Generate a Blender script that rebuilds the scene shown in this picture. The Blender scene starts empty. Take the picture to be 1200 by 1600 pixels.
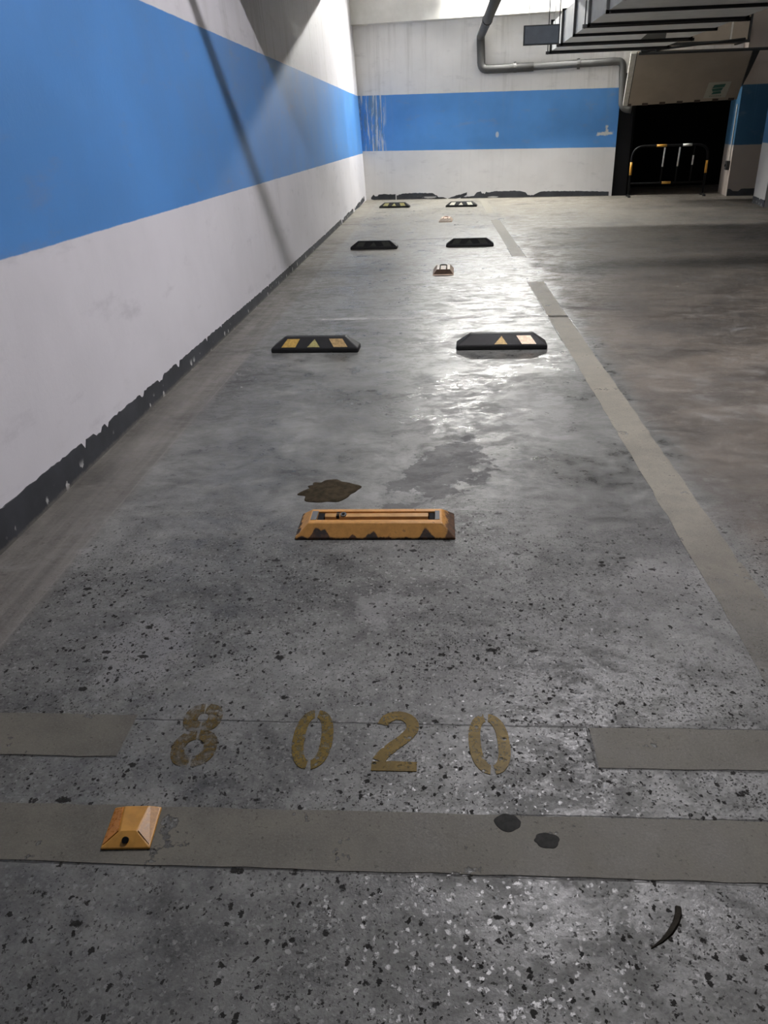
import bpy, bmesh, math, random
from mathutils import Vector, Matrix

random.seed(7)
SC = bpy.context.scene
COL = SC.collection

# ------------------------------------------------------------------ camera
F_PX = 1205.0
def make_camera():
    y = Vector((84.0, 595.0, -F_PX)).normalized()
    x = Vector((1.0, 0.0365, 0.0)); x = (x - y * x.dot(y)).normalized()
    z = x.cross(y)
    cd = bpy.data.cameras.new('camera')
    cd.sensor_fit = 'VERTICAL'; cd.sensor_height = 36.0
    cd.lens = 36.0 * F_PX / 1600.0
    cd.clip_start = 0.05; cd.clip_end = 200
    o = bpy.data.objects.new('camera', cd)
    m = Matrix((x, y, z)).to_4x4()
    m.translation = Vector((0, 0, 1.40))
    o.matrix_world = m
    COL.objects.link(o)
    SC.camera = o
make_camera()

# ------------------------------------------------------------------ world, light, exposure
SC.view_settings.view_transform = 'Standard'
SC.view_settings.look = 'None'
SC.view_settings.gamma = 1.0
SC.view_settings.exposure = 0.52
SC.view_settings.use_curve_mapping = False
w = bpy.data.worlds.new('world'); SC.world = w
w.use_nodes = True
w.node_tree.nodes['Background'].inputs[0].default_value = (0.6, 0.65, 0.7, 1)
w.node_tree.nodes['Background'].inputs[1].default_value = 0.05

CEIL = 4.7
COOL = (1.0, 0.965, 1.0)
WARM = (1.0, 0.985, 0.94)
# kind, x, y, z, length, turn about z, radiant intensity, colour
TUBE_R = 0.02
LAMPS = [
    ('bay',  1.25, 4.70, 4.00, 1.2, 0.0, 45, COOL),
    ('beam left',  0.72, 18.61, 4.45, 1.15, -0.1606, 60, WARM),
    ('beam right', 1.92, 18.415, 4.45, 1.15, -0.1606, 60, WARM),
]

# ------------------------------------------------------------------ helpers
def link(name, bm, mat=None, parent=None, loc=None, rotz=0.0, smooth=False, bevel=0.0, segs=2):
    bmesh.ops.recalc_face_normals(bm, faces=bm.faces[:])
    me = bpy.data.meshes.new(name)
    bm.to_mesh(me); bm.free()
    if smooth:
        for p in me.polygons: p.use_smooth = True
    o = bpy.data.objects.new(name, me)
    COL.objects.link(o)
    if mat:
        for m in (mat if isinstance(mat, (list, tuple)) else [mat]): me.materials.append(m)
    if parent: o.parent = parent
    if loc is not None: o.location = loc
    if rotz: o.rotation_euler[2] = rotz
    if bevel:
        b = o.modifiers.new('bevel', 'BEVEL'); b.width = bevel; b.segments = segs
        b.limit_method = 'ANGLE'; b.angle_limit = math.radians(25)
    return o

def tag(o, label=None, cat=None, group=None, kind=None):
    if label: o['label'] = label
    if cat: o['category'] = cat
    if group: o['group'] = group
    if kind: o['kind'] = kind
    return o

def empty(name, loc=(0, 0, 0), rotz=0.0):
    o = bpy.data.objects.new(name, None)
    o.empty_display_size = 0.1
    o.location = loc; o.rotation_euler[2] = rotz
    COL.objects.link(o)
    return o

def struct(name, bm, mat, **k):
    return tag(link(name, bm, mat, **k), kind='structure')

def box(bm, x0, x1, y0, y1, z0, z1):
    v = [bm.verts.new(p) for p in ((x0,y0,z0),(x1,y0,z0),(x1,y1,z0),(x0,y1,z0),(x0,y0,z1),(x1,y0,z1),(x1,y1,z1),(x0,y1,z1))]
    for f in ((0,3,2,1),(4,5,6,7),(0,1,5,4),(1,2,6,5),(2,3,7,6),(3,0,4,7)):
        bm.faces.new([v[i] for i in f])
    return v

def bx(*a):
    bm = bmesh.new(); box(bm, *a); return bm

def loft(bm, rings, cap=True):
    vs = [[bm.verts.new(p) for p in r] for r in rings]
    n = len(vs[0])
    for a, b in zip(vs, vs[1:]):
        for i in range(n):
            bm.faces.new((a[i], a[(i+1) % n], b[(i+1) % n], b[i]))
    if cap:
        bm.faces.new(vs[0][::-1]); bm.faces.new(vs[-1])
    return vs

def slab(bm, pts, z0, z1):
    """closed 2D outline extruded in z"""
    loft(bm, [[(p[0], p[1], z0) for p in pts], [(p[0], p[1], z1) for p in pts]])

def plate(bm, P, normal, t):
    """planar polygon of 3D points thickened along normal"""
    n = Vector(normal).normalized() * t
    loft(bm, [[tuple(Vector(p)) for p in P], [tuple(Vector(p) + n) for p in P]])

def tube(bm, pts, r, n=12, cap=True):
    pts = [Vector(p) for p in pts]
    rings = []
    up = None
    for i, p in enumerate(pts):
        if i == 0: d = pts[1] - p
        elif i == len(pts) - 1: d = p - pts[-2]
        else: d = (pts[i+1] - p).normalized() + (p - pts[i-1]).normalized()
        d.normalize()
        if up is None:
            up = Vector((0, 0, 1)) if abs(d.z) < 0.9 else Vector((0, 1, 0))
        a = d.cross(up)
        if a.length < 1e-3: a = d.orthogonal()
        a.normalize(); b = a.cross(d).normalized(); up = b
        rings.append([tuple(p + r * (math.cos(t) * a + math.sin(t) * b)) for t in [2 * math.pi * k / n for k in range(n)]])
    loft(bm, rings, cap)

def fillet(pts, rad, n=6):
    """round the inner corners of a polyline"""
    pts = [Vector(p) for p in pts]; out = [pts[0]]
    for a, b, c in zip(pts, pts[1:], pts[2:]):
        d1 = (a - b).normalized(); d2 = (c - b).normalized()
        p1 = b + d1 * rad; p2 = b + d2 * rad
        for k in range(n + 1):
            t = k / n
            out.append(p1 * (1 - t) ** 2 + b * 2 * t * (1 - t) + p2 * t * t)
    out.append(pts[-1]); return out

# ------------------------------------------------------------------ node helpers
class NT:
    def __init__(s, name):
        s.m = bpy.data.materials.new(name); s.m.use_nodes = True
        s.t = s.m.node_tree; s.t.nodes.clear()
        s.out = s.t.nodes.new('ShaderNodeOutputMaterial')
        s._pos = None
    def n(s, kind): return s.t.nodes.new('ShaderNode' + kind)
    def set(s, sock, v):
        if isinstance(v, bpy.types.NodeSocket): s.t.links.new(v, sock)
        else:
            if sock.type == 'RGBA' and len(v) == 3: v = (*v, 1)
            sock.default_value = v
    def pos(s):
        if s._pos is None:
            s._pos = s.n('NewGeometry').outputs['Position']
            x = s.n('SeparateXYZ'); s.set(x.inputs[0], s._pos)
            s.x, s.y, s.z = x.outputs
        return s._pos
    def obj(s):
        return s.n('TexCoord').outputs['Object']
    def sep(s, v):
        x = s.n('SeparateXYZ'); s.set(x.inputs[0], v); return x.outputs
    def math(s, op, a, b=0.0, c=0.0, clamp=False):
        m = s.n('Math'); m.operation = op; m.use_clamp = clamp
        s.set(m.inputs[0], a); s.set(m.inputs[1], b); s.set(m.inputs[2], c)
        return m.outputs[0]
    def add(s, a, b): return s.math('ADD', a, b)
    def sub(s, a, b): return s.math('SUBTRACT', a, b)
    def mul(s, a, b): return s.math('MULTIPLY', a, b)
    def mn(s, a, b): return s.math('MINIMUM', a, b)
    def mx(s, a, b): return s.math('MAXIMUM', a, b)
    def step(s, v, a, b, lo=0.0, hi=1.0):
        """smooth ramp: v=a -> lo, v=b -> hi"""
        m = s.n('MapRange'); m.interpolation_type = 'SMOOTHSTEP'
        s.set(m.inputs[0], v)
        if isinstance(a, (int, float)) and isinstance(b, (int, float)) and a > b:
            a, b, lo, hi = b, a, hi, lo
        s.set(m.inputs[1], a); s.set(m.inputs[2], b); s.set(m.inputs[3], lo); s.set(m.inputs[4], hi)
        return m.outputs[0]
    def band(s, v, a, b, e=0.01):
        return s.mul(s.step(v, a - e, a + e), s.step(v, b + e, b - e))
    def vscale(s, v, sc):
        m = s.n('Mapping'); s.set(m.inputs[0], v); m.inputs['Scale'].default_value = sc
        return m.outputs[0]
    def vadd(s, a, b):
        m = s.n('VectorMath'); m.operation = 'ADD'; s.set(m.inputs[0], a); s.set(m.inputs[1], b); return m.outputs[0]
    def vmul(s, a, k):
        m = s.n('VectorMath'); m.operation = 'SCALE'; s.set(m.inputs[0], a); m.inputs['Scale'].default_value = k; return m.outputs[0]
    def noise(s, v, scale, detail=4, rough=0.55, dist=0.0, color=False):
        m = s.n('TexNoise'); s.set(m.inputs['Vector'], v)
        m.inputs['Scale'].default_value = scale; m.inputs['Detail'].default_value = detail
        m.inputs['Roughness'].default_value = rough; m.inputs['Distortion'].default_value = dist
        return m.outputs['Color'] if color else m.outputs[0]
    def voro(s, v, scale, rnd=1.0):
        m = s.n('TexVoronoi'); s.set(m.inputs['Vector'], v)
        m.inputs['Scale'].default_value = scale; m.inputs['Randomness'].default_value = rnd
        c = s.n('SeparateColor'); s.set(c.inputs[0], m.outputs['Color'])
        return m.outputs['Distance'], c.outputs[0], c.outputs[1]
    def mix(s, f, a, b):
        m = s.n('Mix'); m.data_type = 'RGBA'
        s.set(m.inputs['Factor'], f); s.set(m.inputs['A'] if False else m.inputs[6], a); s.set(m.inputs[7], b)
        return m.outputs[2]
    def scalecol(s, col, k):
        m = s.n('VectorMath'); m.operation = 'SCALE'; s.set(m.inputs[0], col); s.set(m.inputs['Scale'], k); return m.outputs[0]
    def bump(s, h, strength=0.3, dist=0.01):
        b = s.n('Bump'); b.inputs['Strength'].default_value = strength; b.inputs['Distance'].default_value = dist
        s.set(b.inputs['Height'], h); return b.outputs[0]
    def bsdf(s, col, rough=0.5, metal=0.0, normal=None, spec=0.5, alpha=None):
        b = s.n('BsdfPrincipled')
        s.set(b.inputs['Base Color'], col); s.set(b.inputs['Roughness'], rough); s.set(b.inputs['Metallic'], metal)
        s.set(b.inputs['Specular IOR Level'], spec)
        if normal is not None: s.set(b.inputs['Normal'], normal)
        if alpha is not None: s.set(b.inputs['Alpha'], alpha)
        s.t.links.new(b.outputs[0], s.out.inputs[0])
        return s.m

def plain(name, col, rough=0.5, metal=0.0, var=0.12, scale=14.0, spec=0.5, bump=0.05):
    s = NT(name); v = s.obj()
    f = s.noise(v, scale, 5, 0.6)
    k = s.step(f, 0.3, 0.7, 1 - var, 1 + var)
    c = s.scalecol(tuple(col), k)
    return s.bsdf(c, s.step(f, 0.3, 0.7, rough - 0.06, rough + 0.06), metal, s.bump(f, bump, 0.004), spec)

# ------------------------------------------------------------------ materials
def floor_material():
    s = NT('polished worn concrete'); P = s.pos()
    x, y = s.x, s.y
    warp = s.vmul(s.noise(P, 2.2, 3, 0.6, color=True), 0.35)
    Pw = s.vadd(P, warp)
    n_big = s.noise(Pw, 0.9, 4, 0.6)
    n_mid = s.noise(Pw, 3.2, 5, 0.65)
    n_sm = s.noise(P, 16, 5, 0.7)
    n_fine = s.noise(P, 150, 3, 0.7)
    # base tone: trowelled grey
    tone = s.add(s.mul(n_big, 0.16), s.add(s.mul(n_mid, 0.20), s.add(s.mul(n_sm, 0.13), s.mul(n_fine, 0.05))))   # about .27
    tone = s.mul(s.sub(tone, 0.203), 1.65)
    col = s.mix(0.0, (0.2, 0.2, 0.2), (0.2, 0.2, 0.2))
    col = s.scalecol((0.98, 0.99, 0.915), s.mx(tone, 0.03))
    # zones
    edge = s.mul(s.sub(n_mid, 0.5), 0.5)
    lane = s.step(s.add(x, edge), 1.02, 1.22)                       # driving lane right of the bay line
    near = s.step(s.add(y, s.mul(edge, 2.6)), 3.3, 2.3)             # exposed aggregate near the viewer
    wallstrip = s.step(s.add(x, s.mul(edge, 0.12)), -1.33, -1.39)   # smoother strip along the wall
    # lane: brown tyre grime
    grime = s.noise(s.vscale(Pw, (1.0, 1.6, 1)), 1.5, 5, 0.62)
    brown = s.mix(s.step(grime, 0.35, 0.65), (0.040, 0.031, 0.023), (0.112, 0.092, 0.071))
    brown = s.mix(s.mul(s.step(n_sm, 0.52, 0.72), 0.6), brown, (0.145, 0.135, 0.12))
    pale = s.mul(s.step(s.noise(s.vadd(s.vscale(Pw, (0.8, 1.5, 1)), (3.3, 0.7, 0)), 2.3, 6, 0.7), 0.53, 0.66), s.step(n_sm, 0.40, 0.62))
    brown = s.mix(s.mul(pale, 0.55), brown, (0.19, 0.172, 0.148))
    col = s.mix(s.mul(lane, 0.85), col, brown)
    # wall strip: beige, streaked lengthways
    strk = s.noise(s.vscale(P, (22, 0.9, 1)), 1.0, 4, 0.6)
    beige = s.scalecol((0.135, 0.125, 0.11), s.step(strk, 0.3, 0.7, 0.72, 1.25))
    col = s.mix(s.mul(wallstrip, 0.8), col, beige)
    lineL = s.mul(s.band(s.add(x, s.mul(s.sub(n_big, 0.5), 0.03)), -1.372, -1.364, 0.004), s.band(y, 0.5, 5.3, 0.3))
    col = s.mix(s.mul(lineL, 0.4), col, (0.22, 0.21, 0.19))
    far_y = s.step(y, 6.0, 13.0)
    col = s.mix(s.mul(s.mul(far_y, s.sub(1.0, s.mul(s.step(x, 1.6, 5.0), 0.85))), 0.7), col, (0.31, 0.285, 0.235))  # far floor brightness painted in, held back on the shaded right
    # pale scuffs and lime bloom
    bloom = s.mul(s.step(n_mid, 0.56, 0.72), s.step(n_big, 0.42, 0.6))
    col = s.mix(s.mul(bloom, 0.34), col, (0.25, 0.248, 0.24))
    wn = s.noise(P, 9, 6, 0.75); wn2 = s.noise(s.vadd(P, (5, 5, 5)), 9, 6, 0.75)
    def lime(cx, cy, rx, ry):
        dx = s.math('DIVIDE', s.sub(s.add(x, s.mul(s.sub(wn, 0.5), 0.35)), cx), rx); dy = s.math('DIVIDE', s.sub(s.add(y, s.mul(s.sub(wn2, 0.5), 0.45)), cy), ry)
        return s.step(s.add(s.mul(dx, dx), s.mul(dy, dy)), 1.25, 0.5)
    lm = s.mx(lime(-0.17, 2.12, 0.12, 0.10), s.mx(lime(0.82, 2.32, 0.20, 0.13), s.mx(lime(0.55, 4.1, 0.2, 0.5), lime(-0.9, 1.9, 0.16, 0.18))))
    col = s.mix(s.mul(lm, 0.38), col, (0.27, 0.265, 0.255))
    # dark drifts of dirt
    dk = s.noise(s.vadd(Pw, (7.3, 2.1, 0.0)), 1.25, 5, 0.65)
    col = s.mix(s.mul(s.step(dk, 0.50, 0.68), 0.50), col, (0.030, 0.029, 0.028))
    # exposed aggregate
    Pd = s.vadd(P, s.vmul(s.noise(P, 75, 3, 0.7, color=True), 0.022))
    dens = s.noise(s.vadd(P, (3.7, 9.1, 0)), 2.4, 3, 0.6)
    def specks(scale, thr, r0, r1, vec):
        d, r, g = s.voro(vec, scale)
        keep = s.step(s.sub(r, s.mul(s.step(dens, 0.34, 0.66, 0.30, 1.0), thr)), 0.002, -0.002)
        return s.mul(keep, s.step(s.sub(d, s.add(s.mul(g, r1), r0)), 0.08, 0.0))
    agg = s.mul(near, s.sub(1.0, s.mul(wallstrip, 0.75)))
    s1 = specks(150, 0.44, 0.18, 0.34, Pd)
    s2 = specks(80, 0.22, 0.12, 0.36, s.vscale(Pd, (1, 0.72, 1)))
    s3 = specks(34, 0.060, 0.02, 0.38, s.vscale(Pd, (0.7, 1.15, 1)))
    dark = s.mul(agg, s.mn(s.add(s.mul(s1, 0.7), s.add(s2, s3)), 1.0))
    d4, r4, g4 = s.voro(s.vadd(Pd, (4.4, 1.3, 0)), 120)
    mott = s.mul(agg, s.step(d4, 0.60, 0.20))
    col = s.mix(s.mul(mott, 0.45), col, s.scalecol((1.0, 0.975, 0.925), s.step(r4, 0.0, 1.0, 0.03, 0.17)))
    vn = s.n('TexVoronoi'); s.set(vn.inputs['Vector'], s.vadd(Pd, (1.4, 8.3, 0))); vn.inputs['Scale'].default_value = 88
    vc = s.n('SeparateColor'); s.set(vc.inputs[0], vn.outputs['Color'])
    chips = s.mul(agg, s.mul(s.step(vc.outputs[0], 0.62, 0.64), s.step(s.sub(vn.outputs['Distance'], s.mul(vc.outputs[1], 0.3)), 0.26, 0.16)))
    col = s.mix(s.mul(chips, 0.30), col, (0.19, 0.187, 0.18))
    col = s.mix(s.mul(dark, 0.92), col, (0.014, 0.013, 0.012))
    # sparse pits everywhere else in the bay
    d5, r5, g5 = s.voro(s.vscale(Pw, (0.8, 1.1, 1)), 9)
    pit = s.mul(s.step(r5, 0.10, 0.09), s.step(s.sub(d5, s.mul(g5, 0.22)), 0.06, 0.0))
    col = s.mix(s.mul(pit, 0.55), col, (0.05, 0.047, 0.043))
    # sawn joints around the painted strips
    wob = s.mul(s.sub(n_sm, 0.5), 0.012)
    yj, xj = s.add(y, wob), s.add(x, wob)
    def hline(yy, x0, x1, t=0.0022): return s.mul(s.band(yj, yy - t, yy + t, 0.0018), s.band(x, x0, x1, 0.03))
    def vline(xx, y0, y1, t=0.0022): return s.mul(s.band(xj, xx - t, xx + t, 0.0018), s.band(y, y0, y1, 0.03))
    j = hline(1.577, -0.83, 1.05)
    for q in (hline(1.119, -1.67, 3.0, 0.003), hline(1.432, 0.38, 1.2), hline(1.434, -1.67, -0.82), vline(0.383, 1.43, 1.58),
              vline(0.903, 5.6, 8.15, 0.004), vline(1.064, 5.9, 8.15, 0.004), vline(0.902, 9.8, 10.7, 0.006), vline(1.06, 9.8, 10.9, 0.006),
              hline(9.85, 0.9, 1.06, 0.02), hline(1.283, 0.15, 0.9)):
        j = s.mx(j, q)
    col = s.mix(s.mul(j, 0.85), col, (0.016, 0.015, 0.013))
    # mortar smear beside the yellow stop
    matte0 = s.noise(P, 6.5, 5, 0.7)
    mx_ = s.sub(s.add(x, s.mul(s.sub(matte0, 0.5), 0.75)), 0.02)
    my_ = s.sub(s.add(y, s.mul(s.sub(n_mid, 0.5), 1.1)), 3.30)
    rr = s.add(s.math('POWER', s.mul(s.sub(mx_, s.mul(my_, 0.25)), 5.2), 2.0), s.math('POWER', s.mul(my_, 2.5), 2.0))
    smear = s.step(rr, 1.0, 0.86)
    rim = s.mul(smear, s.step(rr, 0.70, 0.9))
    col = s.mix(s.mul(smear, 0.8), col, (0.085, 0.085, 0.082))
    col = s.mix(s.mul(rim, 0.5), col, (0.2, 0.2, 0.195))
    # gloss
    rough = s.add(s.step(n_mid, 0.35, 0.65, 0.27, 0.42), s.add(s.mul(s.sub(n_sm, 0.5), 0.40), s.mul(s.sub(s.noise(s.vscale(P, (0.6, 1.5, 1)), 45, 4, 0.75), 0.5), 0.45)))
    matte = s.noise(s.vscale(Pw, (0.7, 1.3, 1)), 9.0, 7, 0.78)
    rough = s.add(rough, s.mul(s.step(matte, 0.44, 0.60), 0.26))
    rough = s.add(rough, s.mul(near, 0.10))
    rough = s.add(rough, s.mul(lane, 0.16))
    rough = s.add(rough, s.mul(wallstrip, 0.15))
    rough = s.mix(chips, rough, (0.33, 0.33, 0.33))
    rough = s.add(rough, s.mul(dark, 0.3))
    rough = s.add(rough, s.mul(smear, 0.28))
    rough = s.mx(rough, 0.20)
    hgt = s.add(s.mul(n_mid, 0.05), s.add(s.mul(n_sm, 0.09), s.mul(n_fine, 0.20)))
    hgt = s.sub(hgt, s.mul(dark, 0.22)); hgt = s.sub(hgt, s.mul(j, 0.5))
    nb = s.bump(hgt, 0.30, 0.012)
    tilt = s.n('VectorMath'); tilt.operation = 'SUBTRACT'; s.set(tilt.inputs[0], vn.outputs['Color']); tilt.inputs[1].default_value = (0.5, 0.5, 0.5)
    tv = s.n('VectorMath'); tv.operation = 'SCALE'; s.set(tv.inputs[0], tilt.outputs[0]); s.set(tv.inputs['Scale'], s.mul(chips, 0.30))
    nn_ = s.n('VectorMath'); nn_.operation = 'NORMALIZE'; s.set(nn_.inputs[0], s.vadd(nb, tv.outputs[0]))
    spec = s.sub(0.45, s.mul(dark, 0.35))
    return s.bsdf(col, rough, 0.0, nn_.outputs[0], spec)

WHITE = (0.70, 0.69, 0.685)
BLUE = (0.080, 0.252, 0.590)
def wall_material(name, z0, z1, slope=0.0, peel=False, scuff=True, WHITE=WHITE, BLUE=BLUE):
    s = NT(name); P = s.pos()
    wob = s.mul(s.sub(s.noise(P, 5, 5, 0.65), 0.5), 0.012)
    z = s.add(s.add(s.z, wob), s.mul(s.x, slope))
    blue_m = s.band(z, z0, z1, 0.004)
    big = s.noise(P, 1.1, 4, 0.6)
    drip = s.noise(s.vscale(P, (7, 7, 0.35)), 1.0, 5, 0.62)
    white = s.scalecol(WHITE, s.step(big, 0.3, 0.7, 0.94, 1.04))
    dirt = s.mul(s.step(drip, 0.50, 0.74), s.step(s.z, 0.2, 2.6, 0.10, 0.42))
    dirt = s.mul(dirt, s.step(s.y, 5.0, 9.0, 0.25, 1.0))
    white = s.mix(dirt, white, (0.36, 0.35, 0.33))
    blue = s.scalecol(BLUE, s.step(big, 0.3, 0.7, 0.92, 1.08))
    blue = s.mix(s.mul(dirt, 0.5), blue, (0.16, 0.27, 0.44))
    if peel:
        st = s.noise(s.vscale(P, (20, 3, 1.3)), 1.0, 5, 0.65)
        zone = s.step(s.x, -1.12, -1.26)
        fl = s.mul(zone, s.step(st, 0.50, 0.56))
        blue = s.mix(s.mul(fl, 0.9), blue, (0.60, 0.60, 0.585))
        zone2 = s.mul(zone, s.step(s.noise(s.vscale(P, (16, 3, 2.2)), 1.3, 5, 0.65), 0.52, 0.58))
        blue = s.mix(s.mul(zone2, 0.8), blue, (0.15, 0.24, 0.34))
        d, r, g = s.voro(s.vscale(P, (1, 1, 0.6)), 2.4)
        sp = s.mul(s.step(r, 0.22, 0.2), s.step(s.add(d, s.mul(s.sub(drip, 0.5), 0.1)), 0.10, 0.06))
        blue = s.mix(s.mul(sp, 0.8), blue, (0.6, 0.62, 0.64))
        # bare plaster scratch beside the opening
        cx = s.sub(s.x, 3.56); cz = s.sub(s.z, 1.235)
        nz = s.mul(s.sub(s.noise(P, 12, 4, 0.7), 0.5), 0.16)
        m1 = s.mul(s.band(s.add(cx, nz), -0.16, 0.14, 0.02), s.band(s.add(cz, s.mul(nz, 0.6)), -0.025, 0.035, 0.012))
        m2 = s.mul(s.band(s.add(cx, nz), 0.0, 0.05, 0.015), s.band(cz, 0.0, 0.16, 0.015))
        blue = s.mix(s.mx(m1, m2), blue, (0.62, 0.62, 0.60))
    col = s.mix(blue_m, white, blue)
    if scuff:
        sc = s.noise(s.vscale(P, (1, 0.8, 2.6)), 2.6, 5, 0.62)
        col = s.mix(s.mul(s.step(sc, 0.56, 0.76), 0.24), col, (0.25, 0.24, 0.26))
    h = s.add(s.noise(P, 35, 4, 0.6), s.mul(big, 1.5))
    return s.bsdf(col, s.step(big, 0.3, 0.7, 0.48, 0.62), 0, s.bump(h, 0.10, 0.01), 0.35)

def strip_material(name, base, fade=None, far=None):
    """worn pale road paint with grime, chipped through in places"""
    s = NT(name); P = s.pos()
    n = s.noise(P, 7, 5, 0.65); n2 = s.noise(P, 42, 4, 0.7); big = s.noise(P, 1.6, 4, 0.6)
    col = s.scalecol(base, s.step(n, 0.3, 0.7, 0.78, 1.16))
    col = s.mix(s.mul(s.step(big, 0.48, 0.68), 0.5), col, tuple(c * 0.55 for c in base))
    col = s.mix(s.mul(s.step(n2, 0.60, 0.70), 0.35), col, tuple(c * 0.4 for c in base))
    g = s.noise(P, 190, 3, 0.7); sp = s.noise(P, 85, 4, 0.75)
    col = s.mix(s.mul(s.step(g, 0.45, 0.72), 0.45), col, tuple(c * 1.45 for c in base))
    col = s.mix(s.mul(s.step(sp, 0.60, 0.68), 0.7), col, tuple(c * 0.25 for c in base))
    if far is not None: col = s.mix(s.step(s.y, 8.3, 9.6), col, far)
    a = s.step(s.add(n, s.mul(n2, 0.35)), 0.86, 0.80)
    if fade is not None: a = s.mul(a, fade(s))
    return s.bsdf(col, s.step(n, 0.3, 0.7, 0.55, 0.72), 0, s.bump(s.add(n2, g), 0.18, 0.004), 0.3, a)

def digit_material(name, base, wear):
    s = NT(name); P = s.pos()
    n = s.noise(P, 60, 5, 0.7); n1 = s.noise(P, 18, 4, 0.65); nf = s.noise(P, 210, 2, 0.6)
    col = s.scalecol(base, s.step(n1, 0.3, 0.7, 0.75, 1.2))
    a = s.step(s.add(s.mul(n, 0.6), s.add(s.mul(n1, 0.4), s.mul(s.sub(nf, 0.5), 0.3))), wear + 0.10, wear - 0.10, 0.10, 0.92)
    d, r, g = s.voro(s.vadd(P, s.vmul(s.noise(P, 60, 2, 0.6, color=True), 0.01)), 70)
    hole = s.mul(s.step(r, 0.16, 0.15), s.step(d, 0.42, 0.30))
    a = s.mul(a, s.sub(1.0, s.mul(hole, 0.9)))
    return s.bsdf(col, 0.5, 0, s.bump(n, 0.15, 0.003), 0.2, a)

def stop_paint_material():
    """yellow enamel over steel, bare and rusty along the foot and at the right end"""
    s = NT('chipped yellow enamel'); v = s.obj(); x, y, z = s.sep(v)
    lo = s.noise(s.vscale(s.vadd(v, (0.37, 0, 0)), (1, 0.1, 0.1)), 10, 2, 0.5)
    fine = s.noise(v, 95, 4, 0.7); mid = s.noise(v, 30, 5, 0.7)
    edge = s.add(s.mul(s.step(lo, 0.45, 0.70), 0.036), s.mul(s.sub(fine, 0.5), 0.014))
    bare = s.step(s.sub(z, edge), 0.009, 0.003)
    bare = s.mx(bare, s.mul(s.step(s.add(x, s.mul(s.sub(mid, 0.5), 0.10)), 0.262, 0.285), 0.96))
    bare = s.mx(bare, s.step(s.add(x, s.mul(s.sub(mid, 0.5), 0.12)), -0.290, -0.305))
    bare = s.mx(bare, s.mul(s.step(mid, 0.60, 0.66), s.step(x, 0.05, 0.2, 0.25, 1.0)))
    yel = s.scalecol((0.50, 0.245, 0.060), s.step(mid, 0.3, 0.7, 0.82, 1.12))
    rust = s.mix(s.step(mid, 0.4, 0.62), (0.020, 0.014, 0.010), (0.075, 0.032, 0.014))
    col = s.mix(bare, yel, rust)
    return s.bsdf(col, s.mix(bare, (0.42,)*3, (0.75,)*3), 0, s.bump(s.sub(s.mul(fine, 0.2), bare), 0.3, 0.002), 0.45)

M_floor = floor_material()
M_wall_left = wall_material('left wall paint', 1.0, 2.158, WHITE=(0.695, 0.682, 0.715))
M_wall_back = wall_material('back wall paint', 1.02, 2.14, 0.0135, peel=True)
M_wall_right_shaded = wall_material('far right wall paint with shade', 0.955, 2.02, WHITE=(0.34, 0.29, 0.255), BLUE=(0.026, 0.088, 0.165))  # pink-beige and blue paint, darkened to stand in for shade on this wall
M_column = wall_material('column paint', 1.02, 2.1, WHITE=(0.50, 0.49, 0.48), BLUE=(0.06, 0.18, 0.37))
M_plaster = plain('bare painted plaster', (0.56, 0.555, 0.53), 0.65, var=0.08, scale=3)
M_dim = plain('grey concrete', (0.13, 0.125, 0.12), 0.85, scale=4)
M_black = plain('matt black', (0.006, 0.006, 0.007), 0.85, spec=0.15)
M_rubber = plain('black rubber', (0.010, 0.010, 0.010), 0.6, var=0.3, scale=40, spec=0.3)
M_skirt = None
def skirting_material():
    s = NT('charcoal skirting paint'); P = s.pos()
    n = s.noise(P, 26, 4, 0.65); big = s.noise(P, 3, 4, 0.6)
    col = s.scalecol((0.040, 0.043, 0.050), s.step(big, 0.3, 0.7, 0.75, 1.3))
    d, r, g = s.voro(s.vscale(s.vadd(P, s.vmul(s.noise(P, 40, 2, 0.6, color=True), 0.03)), (0.0, 1, 0.8)), 14)
    low = s.step(s.z, 0.075, 0.03)
    chip = s.mul(s.mul(s.step(r, 0.42, 0.40), s.step(s.sub(d, s.mul(g, 0.22)), 0.20, 0.12)), low)
    col = s.mix(chip, col, (0.50, 0.50, 0.49))
    col = s.mix(s.mul(s.step(s.add(s.z, s.mul(s.sub(n, 0.5), 0.04)), 0.022, 0.004), 0.6), col, (0.17, 0.16, 0.14))
    return s.bsdf(col, 0.6, 0, s.bump(n, 0.15, 0.004), 0.3)
M_skirt = skirting_material()
M_strip = strip_material('worn beige road paint', (0.112, 0.105, 0.085))
M_strip_lane = strip_material('worn pale lane paint', (0.205, 0.19, 0.155),
                              lambda s: s.mul(s.step(s.add(s.y, s.mul(s.sub(s.noise(s.pos(), 9, 4, 0.6), 0.5), 0.6)), 1.6, 2.9, 0.35, 0.92), s.step(s.y, 8.5, 9.5, 1.0, 0.6)), (0.44, 0.41, 0.34))
M_thin = strip_material('faint white line paint', (0.52, 0.51, 0.49), lambda s: s.step(s.noise(s.pos(), 5, 4, 0.6), 0.36, 0.58, 0.15, 0.6))
M_dig = [digit_material('faded ochre paint', (0.105, 0.070, 0.016), 0.50), digit_material('worn ochre paint', (0.130, 0.088, 0.012), 0.56),
         digit_material('ochre paint', (0.140, 0.092, 0.014), 0.60), digit_material('fresh ochre paint', (0.145, 0.096, 0.013), 0.60)]
M_stop = stop_paint_material()
M_bar = plain('yellow enamel bar', (0.52, 0.28, 0.085), 0.42, var=0.15, scale=20)
M_darksteel = plain('dark steel', (0.020, 0.021, 0.022), 0.5, 0.2)
M_blackpaint = plain('black enamel', (0.005, 0.005, 0.006), 0.5, spec=0.2)
M_greysteel = plain('scuffed grey steel', (0.10, 0.105, 0.105), 0.5)
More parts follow.
